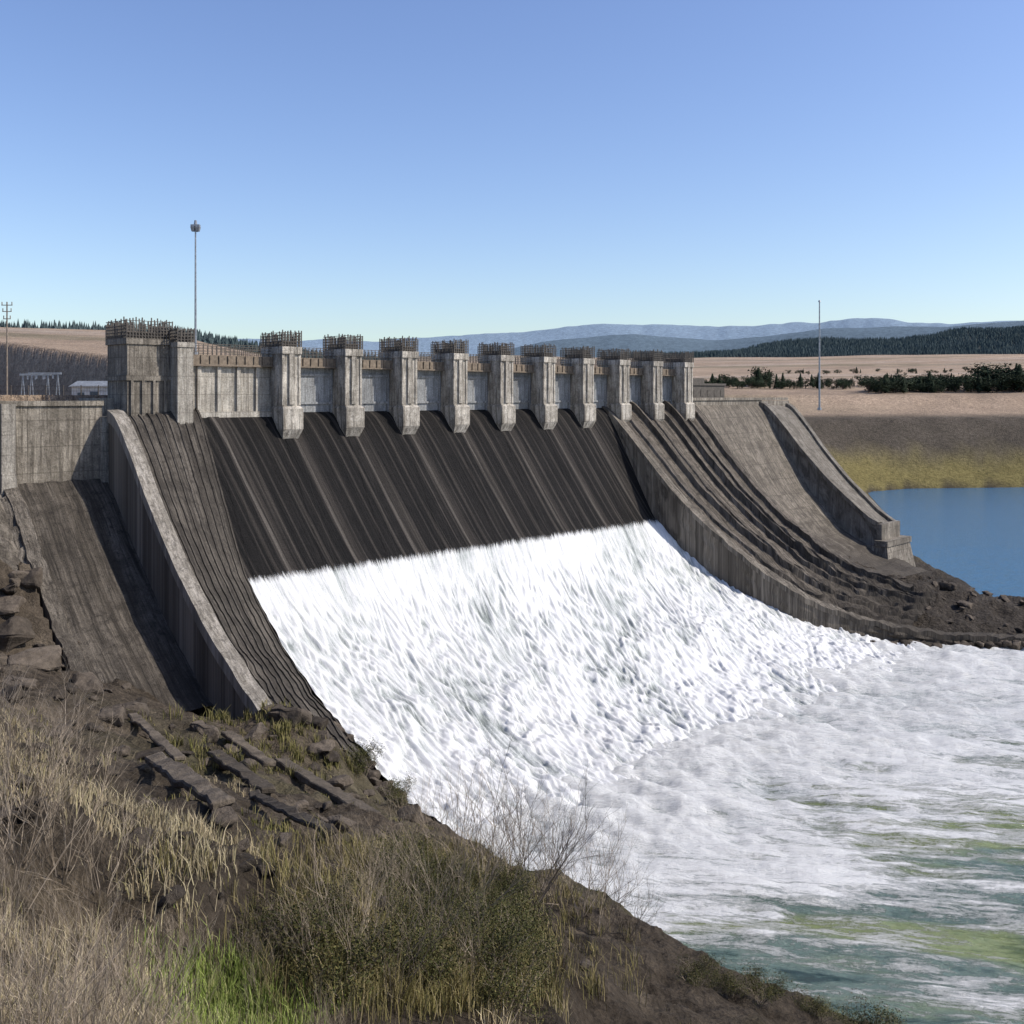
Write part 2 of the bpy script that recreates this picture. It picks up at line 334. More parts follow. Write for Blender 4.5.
# ---------------------------------------------------------------- water
def water_mat():
    m=NT('river_water'); at=m.n('ShaderNodeAttribute',attribute_name='Col'); sp=m.sep(at.outputs['Vector']); fo=sp[0]; hh=sp[1]
    co=m.geo.outputs['Position']
    R=(0,0,math.radians(10))
    st=m.map(co,(.04,.26,.3),R); st2=m.map(co,(.13,.85,1),R); st3=m.map(co,(.5,2.6,1),R)
    a=m.noise(st,1,6,.55,.7); b=m.noise(st2,1,7,.66,.8); f=m.noise(st3,1,7,.75,.6); ff=m.noise(m.map(co,(1,1.6,1),R),3.2,7,.82,.3)
    s=m.ma('ADD',m.ma('MULTIPLY',a,1.0),m.ma('ADD',m.ma('MULTIPLY',b,1.25),m.ma('MULTIPLY',f,.95)))
    s=m.ma('ADD',s,m.ma('ADD',m.ma('MULTIPLY',ff,.55),m.ma('MULTIPLY',m.ma('SUBTRACT',hh,.5),.5)))
    s=m.ma('ADD',s,m.ma('SUBTRACT',m.ma('MULTIPLY',fo,1.10),2.42))
    k=m.ramp(s,[(.0,0.0),(.09,.5),(.28,1.0)])
    g=m.noise(st,.7,5,.55,.5)
    gm_=m.ramp(g,[(.43,0.0),(.57,1.0)])
    wat=m.mix(gm_,(.014,.038,.034),(.085,.115,.028))
    wat=m.mix(m.ramp(fo,[(.0,0.0),(.2,1.0)]),(.045,.14,.24),wat)
    edge=m.ramp(m.ma('ADD',s,.34),[(.0,0.0),(.34,.75)])
    ec=m.mix(gm_,(.19,.26,.21),(.30,.34,.15))
    wat=m.mix(m.ma('MULTIPLY',edge,m.ramp(fo,[(.05,0.0),(.3,1.0)])),wat,ec)
    q=m.ma('ADD',m.ma('MULTIPLY',f,.34),m.ma('ADD',m.ma('MULTIPLY',b,.24),m.ma('MULTIPLY',ff,.30)))
    q=m.ma('ADD',q,m.ma('MULTIPLY',hh,.24))
    foam=m.ramp(q,[(.44,(.25,.285,.275)),(.50,(.52,.54,.525)),(.565,(.74,.735,.71)),(.64,(.86,.85,.81))])
    m.base(m.mix(k,wat,foam),m.ma('ADD',m.ma('MULTIPLY',k,.6),.12),.4)
    w=m.noise(m.map(co,(.5,1.6,1)),1.0,7,.7,.4)
    h=m.ma('ADD',m.ma('MULTIPLY',w,.5),m.ma('MULTIPLY',m.ma('ADD',f,m.ma('ADD',b,m.ma('MULTIPLY',ff,.8))),m.ma('ADD',m.ma('MULTIPLY',k,.35),m.ma('MULTIPLY',fo,.5))))
    m.bump(h,.85,.5); return m.m
def build_river():
    th=np.radians(np.linspace(-22,48,660))
    r=np.concatenate([np.geomspace(30,240,500),np.geomspace(243,3000,70)])
    R,TH=np.meshgrid(r,th,indexing='ij'); x=R*np.sin(TH); y=R*np.cos(TH); u,v=uv_of(x,y)
    F_=IP(y,[(20,.30),(50,.36),(58,.41),(66,.48),(76,.57),(86,.69),(96,.86),(108,1.08),(140,1.2)])
    F_=F_*(1-.24*ss(26,75,x)*ss(118,88,y))
    F_=F_+.6*np.exp(-(np.maximum(v-36,0)/17)**2)*ss(25,34,v)+.16*fbm(x/20,y/4.5,3,61)
    behind=ss(130.5,133,y)*ss(40,48,x)*ss(0,1,u-WR(np.clip(v,0,70))); F_=F_*(1-behind); F_=F_*ss(170,150,y)
    F_=F_*ss(200,90,x)
    F_=np.clip(F_,0,1.35)
    xr=x*math.cos(.18)-y*math.sin(.18); yr=x*math.sin(.18)+y*math.cos(.18)
    amp=np.clip(F_,0,1)**1.2
    res=np.clip(1.6-R/140,.25,1)
    tt=np.exp(-(np.maximum(v-35,0)/15)**2)
    hh=fbm(xr/8,yr/2.4,4,62)*.8+ridge(xr/3.2,yr/1.0,3,63)*.25*res+.4*np.abs(fbm(xr/4,yr/1.5,3,64))+tt*(fbm(u/2.0,v/3.5,4,65)*.8+.2*ridge(u/4,v/2.5,3,68))
    z=WL+amp*hh*(1+.15*tt)+.25*tt*amp
    z=z+ (1-amp)*(.07*fbm(x/2,y/1,3,66)+.14*fbm(xr/3,yr/1.2,3,67)*ss(0,.1,F_))*ss(400,150,R)
    V=np.stack([x,y,z],-1).reshape(-1,3); nr,nt=R.shape; idx=np.arange(nr*nt).reshape(nr,nt)
    F=np.stack([idx[:-1,:-1],idx[:-1,1:],idx[1:,1:],idx[1:,:-1]],-1).reshape(-1,4)[:, ::-1]
    cc=np.ones((len(V),4)); cc[:,0]=F_.ravel(); cc[:,1]=np.clip(.45+.45*hh,0,1).ravel();cc[:,2]=0
    obj('river_water',np_mesh('river_water',V,F,smooth=True,col=cc),water_mat(),kind='structure')
build_river()
rw=B(); rw.V=[(*xy_of(-14,-7.5),-2.6),(*xy_of(80,-7.5),-2.6),(*xy_of(80,-430),-2.6),(*xy_of(-14,-430),-2.6)]; rw.F=[(0,1,2,3)]
m=NT('still_reservoir_water'); m.base((.02,.05,.08),.08,.5); m.bump(m.noise(m.geo.outputs['Position'],1.2,5),.3,.1)
obj('reservoir_water',rw.mesh('reservoir_water'),m.m,kind='structure')
def fall_mat():
    m=NT('falling_foam'); co=m.tc.outputs['UV']; uvs=m.sep(co)
    at=m.n('ShaderNodeAttribute',attribute_name='Col'); cr=m.sep(at.outputs['Vector'])[0]
    s1=m.noise(m.map(co,(1.9,.14,1)),1,6,.62,.08); s2=m.noise(m.map(co,(8,.5,1)),1,6,.72,.06); f=m.noise(m.map(co,(2.2,1.1,1)),4.2,8,.9,.1); q=m.noise(m.map(co,(.35,.18,1)),1,5,.6,.3)
    s=m.ma('ADD',m.ma('MULTIPLY',s1,.28),m.ma('ADD',m.ma('MULTIPLY',s2,.38),m.ma('MULTIPLY',f,.34)))
    s=m.ma('ADD',s,m.ma('MULTIPLY',m.ma('SUBTRACT',cr,.5),.30)); s=m.ma('ADD',s,m.ma('MULTIPLY',m.ma('SUBTRACT',q,.5),.14))
    col=m.ramp(s,[(.38,(.22,.24,.225)),(.44,(.44,.46,.44)),(.505,(.65,.65,.63)),(.58,(.76,.75,.73))])  # grey-green low end paints the shade between foam clumps
    m.base(col,.65,.25)
    m.bump(m.ma('ADD',s,m.ma('MULTIPLY',f,.5)),.6,.26)
    edge=m.ma('MULTIPLY',uvs[1],1.3); hole=m.ma('ADD',edge,m.ma('MULTIPLY',m.ma('SUBTRACT',m.noise(m.map(co,(4,.4,1)),1,8,.85),.58),4.4))
    m.l(m.ma('ADD',hole,.1,clamp=True),m.b.inputs['Alpha']); return m.m
def build_fall():
    nu,nv=700,340; U,Tt=np.meshgrid(np.linspace(0,1,nu),np.linspace(0,1,nv),indexing='ij')
    v=8.8+Tt*(44-8.8); ul=-9.45; ur=WR(v)+.05; u=ul+U*(ur-ul)
    arc=np.concatenate([[0],np.cumsum(np.hypot(np.diff(v[0]),np.diff(P(v[0]))))])
    us_=u+.40*arc[None]*ss(-9.5,22,u)
    tur=ss(14,30,v); wob=fbm(us_/9,v/12,3,70)*.25
    a=fbm(us_*.5+wob,v*.08,3,71); b_=fbm(us_*1.7+wob,v*.2,3,72); c=fbm(us_*3.8,v*.5,3,74)
    ph=v/2.3+fbm(us_*.55,v*.08,4,75)*2.6; sc_=(ph-np.floor(ph)); step=np.where(sc_<.75,sc_/.75,(1-sc_)/.25); step=step*step*(3-2*step)
    rip=fbm(us_*.7+wob,v*.6,4,79)
    hgt=a*.12+b_*.15+c*.07+(step-.5)*.42*ss(10,14,v)*(.55+.45*fbm(us_/2.2,v/5,3,76))+rip*.36*tur
    big=np.maximum(0,fbm(us_/5,v/3.0,4,73)-.05)*1.0*ss(19,27,v)*ss(42,36,v)
    z=P(v)+.40+.2*ss(9,12,v)+(hgt+big)*ss(46,39,v)
    z=np.maximum(z,P(v)+.1)-.5*ss(39,44,v)
    cr=np.clip(.52+hgt*1.1+.3*fbm(us_/9,v/6,3,77)+.10*tur,0,1)  # low spots of the sheet get darker colour as painted crevice shade
    V=np.stack([u,-v,z],-1).reshape(-1,3); uv=np.stack([us_,np.broadcast_to(arc,u.shape)],-1).reshape(-1,2)
    cc=np.ones((nu*nv,4)); cc[:,:3]=cr.reshape(-1,1)
    idx=np.arange(nu*nv).reshape(nu,nv); F=np.stack([idx[:-1,:-1],idx[:-1,1:],idx[1:,1:],idx[1:,:-1]],-1).reshape(-1,4)
    o=obj('spillway_water',np_mesh('spillway_water',V,F,uv=uv,smooth=True,col=cc),fall_mat(),kind='structure')
    o.rotation_euler=(0,0,math.pi/4); o.location=(X0,Y0,0)
build_fall()
# ---------------------------------------------------------------- dam
dam=obj('spillway_dam',None,label='weathered concrete spillway dam with ten piers above white water',category='dam')
dam.location=(X0,Y0,0); dam.rotation_euler=(0,0,math.pi/4)
us=[(-9.6,0)]
for k in range(-1,7):
    c=8*k
    for a,h in ((-.75,0),(-.6,.10),(.6,.10),(.75,0)):
        if -9.5<c+a<54: us.append((c+a,h))
us.append((54.3,0)); us.append((59,0)); us.append((70,0))
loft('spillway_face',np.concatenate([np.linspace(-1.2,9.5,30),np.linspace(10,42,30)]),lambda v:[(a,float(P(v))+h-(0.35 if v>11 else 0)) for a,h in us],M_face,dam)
def secL(v):
    pc=float(PC(v)); p=float(P(v))
    pts=[(-16.9,pc-.45)]; n=9
    for i in range(n):
        a=-16.9+7.35*i/n; b=-16.9+7.35*(i+1)/n
        za=pc-.45+(p+.6-pc+.45)*i/n; zb=pc-.45+(p+.6-pc+.45)*(i+1)/n
        q=b-.28
        pts+=[(q,za+(zb-za)*.66),(q+.02,za+(zb-za)*.66+.16),(b-.02,zb+.10),(b,zb)]
    pts+=[(-9.5,p-1.5)]
    return pts
vsl=np.linspace(-1.6,28.5,130)
loft('training_wall_slope',vsl,secL,M_rib,dam,.32)
loft('training_wall_edge',vsl,lambda v:[(-18.25,float(PC(v))-1.1),(-18.25,float(PC(v))),(-16.88,float(PC(v))+.02),(-16.86,float(PC(v))-.8)],M_curb,dam,.14)
loft('training_wall_side',vsl,lambda v:[(-18.1,min(float(P2(min(v,24))),float(PC(v))-3)-2.5),(-18.1,float(PC(v))-1.0)],M_wallf,dam)
loft('side_chute',np.linspace(-2.6,18.5,60),lambda v:[(-26.2,float(P2(v)))]+[(-26.2+i*1.02,float(P2(v))+(.12 if i%2 else 0)) for i in range(1,8)]+[(-18,float(P2(v)))],M_chute,dam,.3)
loft('side_chute_edge',np.linspace(-2.6,14.5,90),lambda v:[(-27.4,float(P2(v))-2),(-27.4,float(P2(v))+.5),(-26.2,float(P2(v))+.55),(-26.15,float(P2(v))-.5)],M_curb2,dam,.9)
def secA(v):
    out=[]
    for i in range(25):
        u=-44+i*(16.7/24); st=.35*math.floor((-27-u)*.8)/ .8*.9; out.append((u,float(P2(v))+min(st,6)+.15+.25*(i%3==0)-.35*(int(v*1.3)%2)))
    return out
loft('masonry_apron',np.linspace(-2.6,6.5,50),secA,M_curb2,dam,1.0)
b=B(); b.box(-60,-18.4,2.4,4.2,-14,-1.0); b.box(-60,-18.3,2.2,4.4,-1.0,-.55)
obj('abutment_wall',b.mesh('abutment_wall'),M_aw,dam)
for x in (-36,-27.0):
    b=B(); b.box(x-.6,x+.6,1.7,2.4,-13,-.8); b.frus((x-.9,x+.9,1.0,2.4),-13,(x-.6,x+.6,1.6,2.4),-7)
    obj('wall_buttress',b.mesh('wall_buttress'),M_con,dam)
b=B(); b.box(-18.6,101.2,2.0,8,-20,-2.05); b.box(-18.5,72,4.0,7.8,-2.1,-.3)
obj('dam_body',b.mesh('dam_body'),M_con,dam)
b=B(); b.box(-16.6,-12.3,.9,5.4,-2.5,4.9); b.box(-16.75,-12.15,.75,5.55,4.9,5.5); b.box(-16.75,-12.2,.75,5.5,1.4,1.9)
for x in (-16.2,-15.1,-14.0,-12.9): b.box(x-.12,x+.12,.68,.9,-2.4,1.4)
obj('abutment_tower',b.mesh('abutment_tower'),M_tower,dam)
b=B(); b.box(-12.25,-10.6,-.6,3,-8.5,4.7); b.box(-12.32,-10.52,-.7,3.1,4.7,5.2)
obj('tower_buttress',b.mesh('tower_buttress'),M_conL,dam)
def railing(x0,x1,y0,y1,h=1.35,seed=1,step=.3):
    r=random.Random(seed); q=B()
    for (ax,ay,bx,by) in ((x0,y0,x1,y0),(x1,y0,x1,y1),(x1,y1,x0,y1),(x0,y1,x0,y0)):
        L=math.hypot(bx-ax,by-ay); n=max(2,int(L/step))
        for i in range(n):
            t=i/n; x=ax+(bx-ax)*t; y=ay+(by-ay)*t; hh=h*r.uniform(.8,1.2); w=.045; q.box(x-w,x+w,y-w,y+w,0,hh)
        for z in (.25,.55,.85,1.15,h*.97): q.cyl((ax,ay,z),(bx,by,z),.04,n=4)
    for i in range(int((x1-x0)*(y1-y0)*2.2)):
        x=r.uniform(x0+.2,x1-.2);y=r.uniform(y0+.2,y1-.2); q.cyl((x,y,0),(x+r.uniform(-.1,.1),y,h*r.uniform(.7,1.15)),.04,n=4)
    q.box(x0+.3,x1-.3,y0+.4,y1-.5,0,.6)
    return q.mesh('guard_railing')
obj('guard_railing',railing(-16.7,-12.1,.8,5.5,1.7,5),M_rail,dam,(0,0,5.5))
obj('guard_railing',railing(-12.3,-10.55,-.7,3.1,1.3,6),M_rail,dam,(0,0,5.2))
b=B()
b.box(-1.08,1.08,-1.5,2.6,-1.2,4.35)
b.box(-.32,.32,-1.72,-1.5,-1.0,4.3)
b.box(-1.14,-.86,-1.6,-1.2,-1.1,4.3); b.box(.86,1.14,-1.6,-1.2,-1.1,4.3)
b.box(-1.18,-1.08,-.7,-.35,-1.1,4.3); b.box(-1.18,-1.08,.3,.7,-1.1,4.3)
b.box(-1.2,1.2,-1.75,2.65,4.35,5.1)
b.frus((-.55,.55,-.7,2.4),-6.0,(-1.22,1.22,-1.95,2.5),-3.6); b.box(-1.22,1.22,-1.95,2.5,-3.6,-1.45); b.frus((-1.22,1.22,-1.95,2.5),-1.45,(-1.08,1.08,-1.55,2.5),-1.15)
M_pier=concrete('pier_concrete',(.64,.585,.50),(.40,.36,.30),(.08,.068,.054),.75,False,0,.08,.15,False,.45)
pm=b.mesh('pier'); pm.materials.append(M_pier); rm=[railing(-1.15,1.15,-1.7,2.6,1.5,20+i) for i in range(3)]
for r in rm: r.materials.append(M_rail)
for k in range(10):
    p=obj('pier',pm,None,dam,(8*k,0,0)); obj('guard_railing',rm[k%3],None,p,(0,0,5.1))
b=B(); b.box(-3.1,3.1,1.0,1.35,-2.1,3.0)
b.box(-3.05,3.05,.82,1.0,-1.0,-.75); b.box(-3.05,3.05,.82,1.0,2.1,2.35)
for x in (-2.75,2.75): b.box(x-.15,x+.15,.8,1.0,-2.0,2.95)
gm=b.mesh('spillway_gate'); gm.materials.append(M_gate)
for k in range(9): obj('spillway_gate',gm,None,dam,(8*k+4,0,0))
b=B(); b.box(-10.5,-1.0,.7,1.1,-2.4,2.95); 
for x in (-9.4,-7.2,-5,-2.8): b.box(x-.2,x+.2,.45,.7,-2.0,2.9)
b.box(-10.5,-1.0,.3,.7,-2.3,-1.7)
obj('parapet_wall',b.mesh('parapet_wall'),M_conL,dam)
b=B(); b.box(-10.6,71.2,.62,4.4,3.55,4.0); obj('bridge_deck',b.mesh('bridge_deck'),M_con,dam)
b=B(); b.box(-10.6,71.1,.25,.6,3.05,4.05); b.box(-10.6,71.1,.1,.7,2.98,3.12)
for i in range(82): b.box(-10.4+i,-10.28+i,.12,.25,3.12,4.0)
obj('deck_girder',b.mesh('deck_girder'),M_girder,dam)
b=B()
for yy in (.45,4.3):
    for z in (4.35,4.65,4.95,5.15): b.cyl((-10.5,yy,z),(71,yy,z),.04,n=4)
    for i in range(164): b.box(-10.5+i*.5,-10.44+i*.5,yy-.03,yy+.03,4.0,5.2)
obj('deck_railing',b.mesh('deck_railing'),M_rail,dam)
def secR(v):
    a=float(WR(v))+1.5; c=float(UC(v)); za=float(PW(v))-.3; zc=float(PC(v))-.3; pts=[(a,za)]; n=7; wid=(c-a)/n
    hs=[.5,1.0,.3,.8,1.2,.5,.9]; qs=[.5,.74,.6,.78,.72,.7,.76]; fade=float(1-.5*ss(22,34,v))
    for i in range(n):
        s=a+wid*i; e=a+wid*(i+1); h=hs[i]*fade
        z0=za+(zc-za)*i/n; z1=za+(zc-za)*(i+1)/n; q=qs[i]*wid
        pts+=[(s+q*.5,z0+(z1-z0)*.3-.15),(s+q,z0+(z1-z0)*.62),(s+q+.10,z0+(z1-z0)*.65+h),(e-.15,z1+h-.08),(e,z1)]
    return pts
vsr=np.linspace(-1.5,37,180)
loft('training_wall_slope',vsr,secR,M_ribR,dam,.5)
vse=np.linspace(-1.5,60,260)
loft('training_wall_edge',vse,lambda v:[(float(WR(v))-.05,float(PW(v))-.7),(float(WR(v))-.05,float(PW(v))),(float(WR(v))+1.5,float(PW(v))+.03),(float(WR(v))+1.52,float(PW(v))-.6)],M_wallR,dam,.3)
loft('training_wall_side',vse,lambda v:[(float(WR(v)),min(float(P(min(v,42))),float(PW(v)))-2.5)]+[(float(WR(v))+.02+(.15+.8*float(ss(28,40,v)))*float(fbm(np.array(v*.8),np.array(t*5.),3,44)),float(PW(v))-.6-(1-t)*.85*(float(PW(v))-.6-float(P(min(v,42))))) for t in (0,.2,.4,.6,.8)]+[(float(WR(v))+.02,float(PW(v))-.6)],M_wallR,dam)
loft('training_wall_edge',np.linspace(-1.5,34,130),lambda v:[(float(UC(v))-.1,float(PC(v))-1.5),(float(UC(v))-.1,float(PC(v))+.5),(float(UC(v))+1.0,float(PC(v))+.5),(float(UC(v))+1.02,float(PC(v))-4)],M_ribR,dam,.45)
loft('side_chute',np.linspace(-1.5,28,60),lambda v:[(75.5+i*2.9,float(P3(v))+(.15 if i%2 else 0)) for i in range(9)],concrete('slope_concrete',(.29,.25,.2),(.155,.133,.107),(.06,.052,.042),.75,True,3,.12,.2,False,.6,20),dam,.4)
def uw(v): return 107-.15*max(v,0)
def secW(v):
    t=float(PC(v))+.4; e=uw(v); return [(97.0,float(P3(v))-3),(97.6,t-.9),(97.35,t-.8),(97.35,t),(98.8,t+.03),(98.82,t-.35)]+[(98.82+(e-1.1-98.82)*i/4,t-.35-.12*i) for i in range(1,5)]+[(e-1.08,t-.2),(e,t-.18),(e+.05,t-14)]
loft('wing_wall',np.linspace(-2,20.5,60),secW,concrete('wing_wall_concrete',(.29,.26,.218),(.175,.153,.125),(.06,.052,.042),.75,True,2.4,.12,.18,False,.6),dam,.2)
b=B(); z=float(PC(20.5))+.4; b.box(97.2,104.0,-21.2,-20.4,-34,z-.2); b.frus((95.0,106.2,-24.2,-18.6),-34,(96.4,105.0,-22.4,-18.6),-24.2); b.box(96.2,105.2,-22.6,-20.4,-24.2,-23.3)
obj('wing_wall_foot',b.mesh('wing_wall_foot'),M_tower,dam)
b=B(); b.box(73.3,98.3,1.2,2.6,-4,-.9); b.box(73.2,107,1.0,2.8,-.9,-.45); b.box(97.7,107.1,.9,3,-6,-1.0)
obj('crest_parapet',b.mesh('crest_parapet'),M_tower,dam)
b=B(); b.box(77,89,2.9,6.4,-.9,1.6); b.box(76.8,89.2,2.7,6.6,1.6,1.95); b.box(80,84,3.6,5.6,1.95,2.8)
for i in range(6): b.box(77.8+i*2,78.6+i*2,2.84,2.9,-.2,.9)
obj('control_block',b.mesh('control_block'),M_rail,dam)
# ---------------------------------------------------------------- poles, fence, hut
def lamp(x,y,z0,z1,r,label,name='lamp_post',head='globe'):
    b=B(); b.cyl((0,0,0),(0,0,.5),r*2.2,r*2,8); b.cyl((0,0,.5),(0,0,z1-z0),r,r*.6,8)
    if head=='globe': b.cyl((-.3,0,z1-z0-.5),(.3,0,z1-z0-.5),.05,n=5)
    o=obj(name,b.mesh('pole'),M_galv,None,(x,y,z0),label=label,category='lamp post')
    q=B(); h=z1-z0
    if head=='globe':
        for dx,dy in ((-.25,0),(.25,0),(0,.2)):
            q.frus((dx-.12,dx+.12,dy-.18,dy+.18),h-.55,(dx-.22,dx+.22,dy-.25,dy+.25),h-.1); q.box(dx-.2,dx+.2,dy-.22,dy+.22,h-.1,h+.15)
        q.cyl((0,0,h),(0,0,h+.6),.22,.12,8)
    else: q.cyl((0,0,h),(0,0,h+.35),.28,.18,8)
    obj('lamp_head',q.mesh('lamp_head'),M_galv,o)
x,y=xy_of(-8.4,-3.2); lamp(x,y,4.0,17.4,.13,'tall steel floodlight mast standing on the dam crest')
lamp(61.5,200,-3.0,18.6,.2,'tall slim grey lamp post on the bank beside the dam',head='cap')
def upole(x,y,h,label,k=1):
    z=float(T(x,y)); b=B(); b.cyl((0,0,-.5),(0,0,h),.11,.07,8)
    o=obj('utility_pole',b.mesh('pole'),M_wood,None,(x,y,z),label=label,category='utility pole')
    q=B()
    for zz,w in ((h-.4,.6),(h-1.1,.5),(h-1.9,.4)):
        w*=k; q.box(-w,w,-.04,.04,zz,zz+.08)
        for s in (-.9,.9): q.cyl((s*w,0,zz+.08),(s*w,0,zz+.4),.05,n=6)
    obj('cross_arm',q.mesh('cross_arm'),M_wood,o)
upole(-55.3,109.5,10.2,'slim wooden utility pole with short cross arms beside the abutment')
upole(-86,190,6.5,'short wooden pole in the dry field',1.5)
b=B()
fx0,fx1,fy=-62.,-36.5,112.
for i in range(14):
    x=fx0+(fx1-fx0)*i/13; b.cyl((x,0,-1.6),(x,0,1.1),.06,n=6)
for z in (-.9,-.2,.45,1.0): b.cyl((fx0,0,z),(fx1,0,z),.03,n=4)
x=fx0
while x<fx1: b.cyl((x,0,-1.2),(x,0,1.0),.014,n=3,caps=False); x+=.3
obj('security_fence',b.mesh('security_fence'),M_rail,None,(0,fy,0),label='dark metal security fence behind the abutment wall',category='fence')
b=B(); b.box(-2.4,2.4,-2,2,-1.8,1.0); o=obj('utility_hut',b.mesh('wall'),M_paint,None,(-50,121,0),label='small pale utility hut behind the dam fence',category='hut')
b=B(); b.frus((-2.7,2.7,-2.3,2.3),1.0,(-2.5,2.5,-.2,.2),1.7); obj('roof',b.mesh('roof'),M_roof,o)
b=B(); b.box(-.2,.8,-2.06,-2.0,-1.7,.4); obj('door',b.mesh('door'),M_door,o)
b=B(); b.box(-1.7,-.9,-2.05,-2.0,-.5,.3); obj('window',b.mesh('window'),M_door,o)
for gx,gy in ((-57,122),(-61,128)):
    b=B()
    for s in (-1.6,1.6):
        for t in (-.35,.35): b.cyl((s+t,0,-1.8),(s,0,2.6),.06,n=5)
    b.box(-2.0,2.0,-.12,.12,2.5,2.75)
    for s in (-1,0,1): b.cyl((s,0,2.0),(s,0,2.5),.1,n=6)
    b.box(-1,1,-.6,.6,-1.7,-.3); b.box(-1.2,1.2,-.75,.75,-.3,-.15)
    obj('electrical_gantry',b.mesh('electrical_gantry'),M_galv,None,(gx,gy,0),label='small galvanised electrical gantry behind the fence',category='gantry')
b=B()
for i in range(24): b.cyl((i*.9,0,-1),(i*.9,0,1.4),.06,n=5)
for z in (.2,.8,1.35): b.cyl((0,0,z),(20.7,0,z),.05,n=4)
x,y=xy_of(112,-24); zz=float(T(x,y))
obj('bank_fence',b.mesh('bank_fence'),M_rail,None,(x,y,zz+.6),label='dark metal fence along the top of the river bank',category='fence')
# ---------------------------------------------------------------- boulders
from mathutils import noise as mn
import bmesh
def rock(seed,sx,sy,sz):
    r=random.Random(seed); bm=bmesh.new()
    for i in range(16):
        v=Vector((r.gauss(0,1),r.gauss(0,1),r.gauss(0,1))).normalized(); v=Vector((math.copysign(abs(v.x)**.6,v.x)*sx,math.copysign(abs(v.y)**.6,v.y)*sy,math.copysign(abs(v.z)**.6,v.z)*sz))*r.uniform(.7,1.05); bm.verts.new(v)
    g=bmesh.ops.convex_hull(bm,input=bm.verts); bmesh.ops.delete(bm,geom=[e for e in g['geom_interior'] if isinstance(e,bmesh.types.BMVert)],context='VERTS')
    bmesh.ops.bevel(bm,geom=list(bm.edges),offset=.05,segments=1,affect='EDGES')
    bmesh.ops.triangulate(bm,faces=bm.faces)
    bmesh.ops.subdivide_edges(bm,edges=[e for e in bm.edges if e.calc_length()>.3],cuts=2,use_grid_fill=True)
    for v in bm.verts: v.co+=Vector(mn.noise_vector(v.co*2.2+Vector((seed,0,0))))*.13
    me=bpy.data.meshes.new('boulder'); bm.to_mesh(me); bm.free(); me.materials.append(M_rock); return me
rocks=[rock(i,random.uniform(.7,1.35),random.uniform(.4,.8),random.uniform(.3,.55)) for i in range(10)]
cnt=0
def put_rock(x,y,s,grp,lab,sink=.15,z=None):
    global cnt
    z=float(T(x,y)) if z is None else z
    o=bpy.data.objects.new('boulder',rocks[cnt%10]); C.objects.link(o)
    o.location=(x,y,z+sink*s); o.rotation_euler=(random.uniform(-.35,.35),random.uniform(-.35,.35),random.uniform(0,6.3)); o.scale=(s,s,s*random.uniform(.8,1.2))
    o['label']=lab; o['category']='rock'; o['group']=grp; cnt+=1
n=0
while n<120:
    px=random.uniform(0,430); py=random.uniform(560,940)
    if py>760+px*.28+random.uniform(0,110) or (py<636+px*.18 and px>28): continue
    x,y,z=hit(px,py,200); 
    u,v=uv_of(x,y)
    if u>-10.3 or (u>-18.5 and v<27) or (u>-27.5 and v<16) or v<6: continue
    put_rock(x,y,random.choice([.35,.5,.6,.8,1.0,1.4])*y/64,'dark angular boulders on the bank','dark angular boulder lying on the brown bank',.1); n+=1
for px,py,s in ((35,668,2.6),(88,690,2.0),(10,700,1.8),(130,715,1.9),(60,735,1.3),(20,790,1.6),(205,735,1.5),(100,660,1.5),(240,760,1.2),(150,760,1.2),(245,870,1.2),(585,968,1.1),(330,760,1.4),(365,770,1.6),(350,735,1.5),(12,640,2.2),(60,650,1.8),(8,610,1.8),(20,580,1.5),(185,703,1.5),(205,712,1.4),(225,716,1.2)):
    x,y,z=hit(px,py,200); put_rock(x,y,s*.9*y/65,'dark angular boulders on the bank','large dark angular boulder on the brown bank')
for i in range(16):
    v=22+i*.75; x,y=xy_of(-9.9+random.uniform(-.5,.1),v); put_rock(x,y,random.uniform(.6,1.2),'dark angular boulders on the bank','dark wet boulder beside the falling water',0,float(P(v))+.5)
n=0
while n<60:
    px=random.uniform(800,1030); py=random.uniform(565,655)
    x,y,z=hit(px,py,260); u,v=uv_of(x,y)
    if y>185 or z<-33.6 or (v<27 and u<UC(v)): continue
    put_rock(x,y,random.choice([.5,.7,1.0,1.3,1.8])*.9,'dark rocks along the water','dark wet boulder at the edge of the river',.0); n+=1
for i in range(58):
    v=31+i/58*20; u=float(WR(v))-random.uniform(-.5,.9); x,y=xy_of(u,v); put_rock(x,y,random.uniform(.6,1.6),'dark rocks along the water','dark wet boulder at the edge of the river',.05,-33+random.uniform(-.1,.8))
for i in range(22):
    v=random.uniform(27,62); x,y=xy_of(-10.5+random.uniform(-1.5,.8),v); put_rock(x,y,random.uniform(.5,1.3),'dark angular boulders on the bank','dark angular boulder lying on the brown bank',.1)
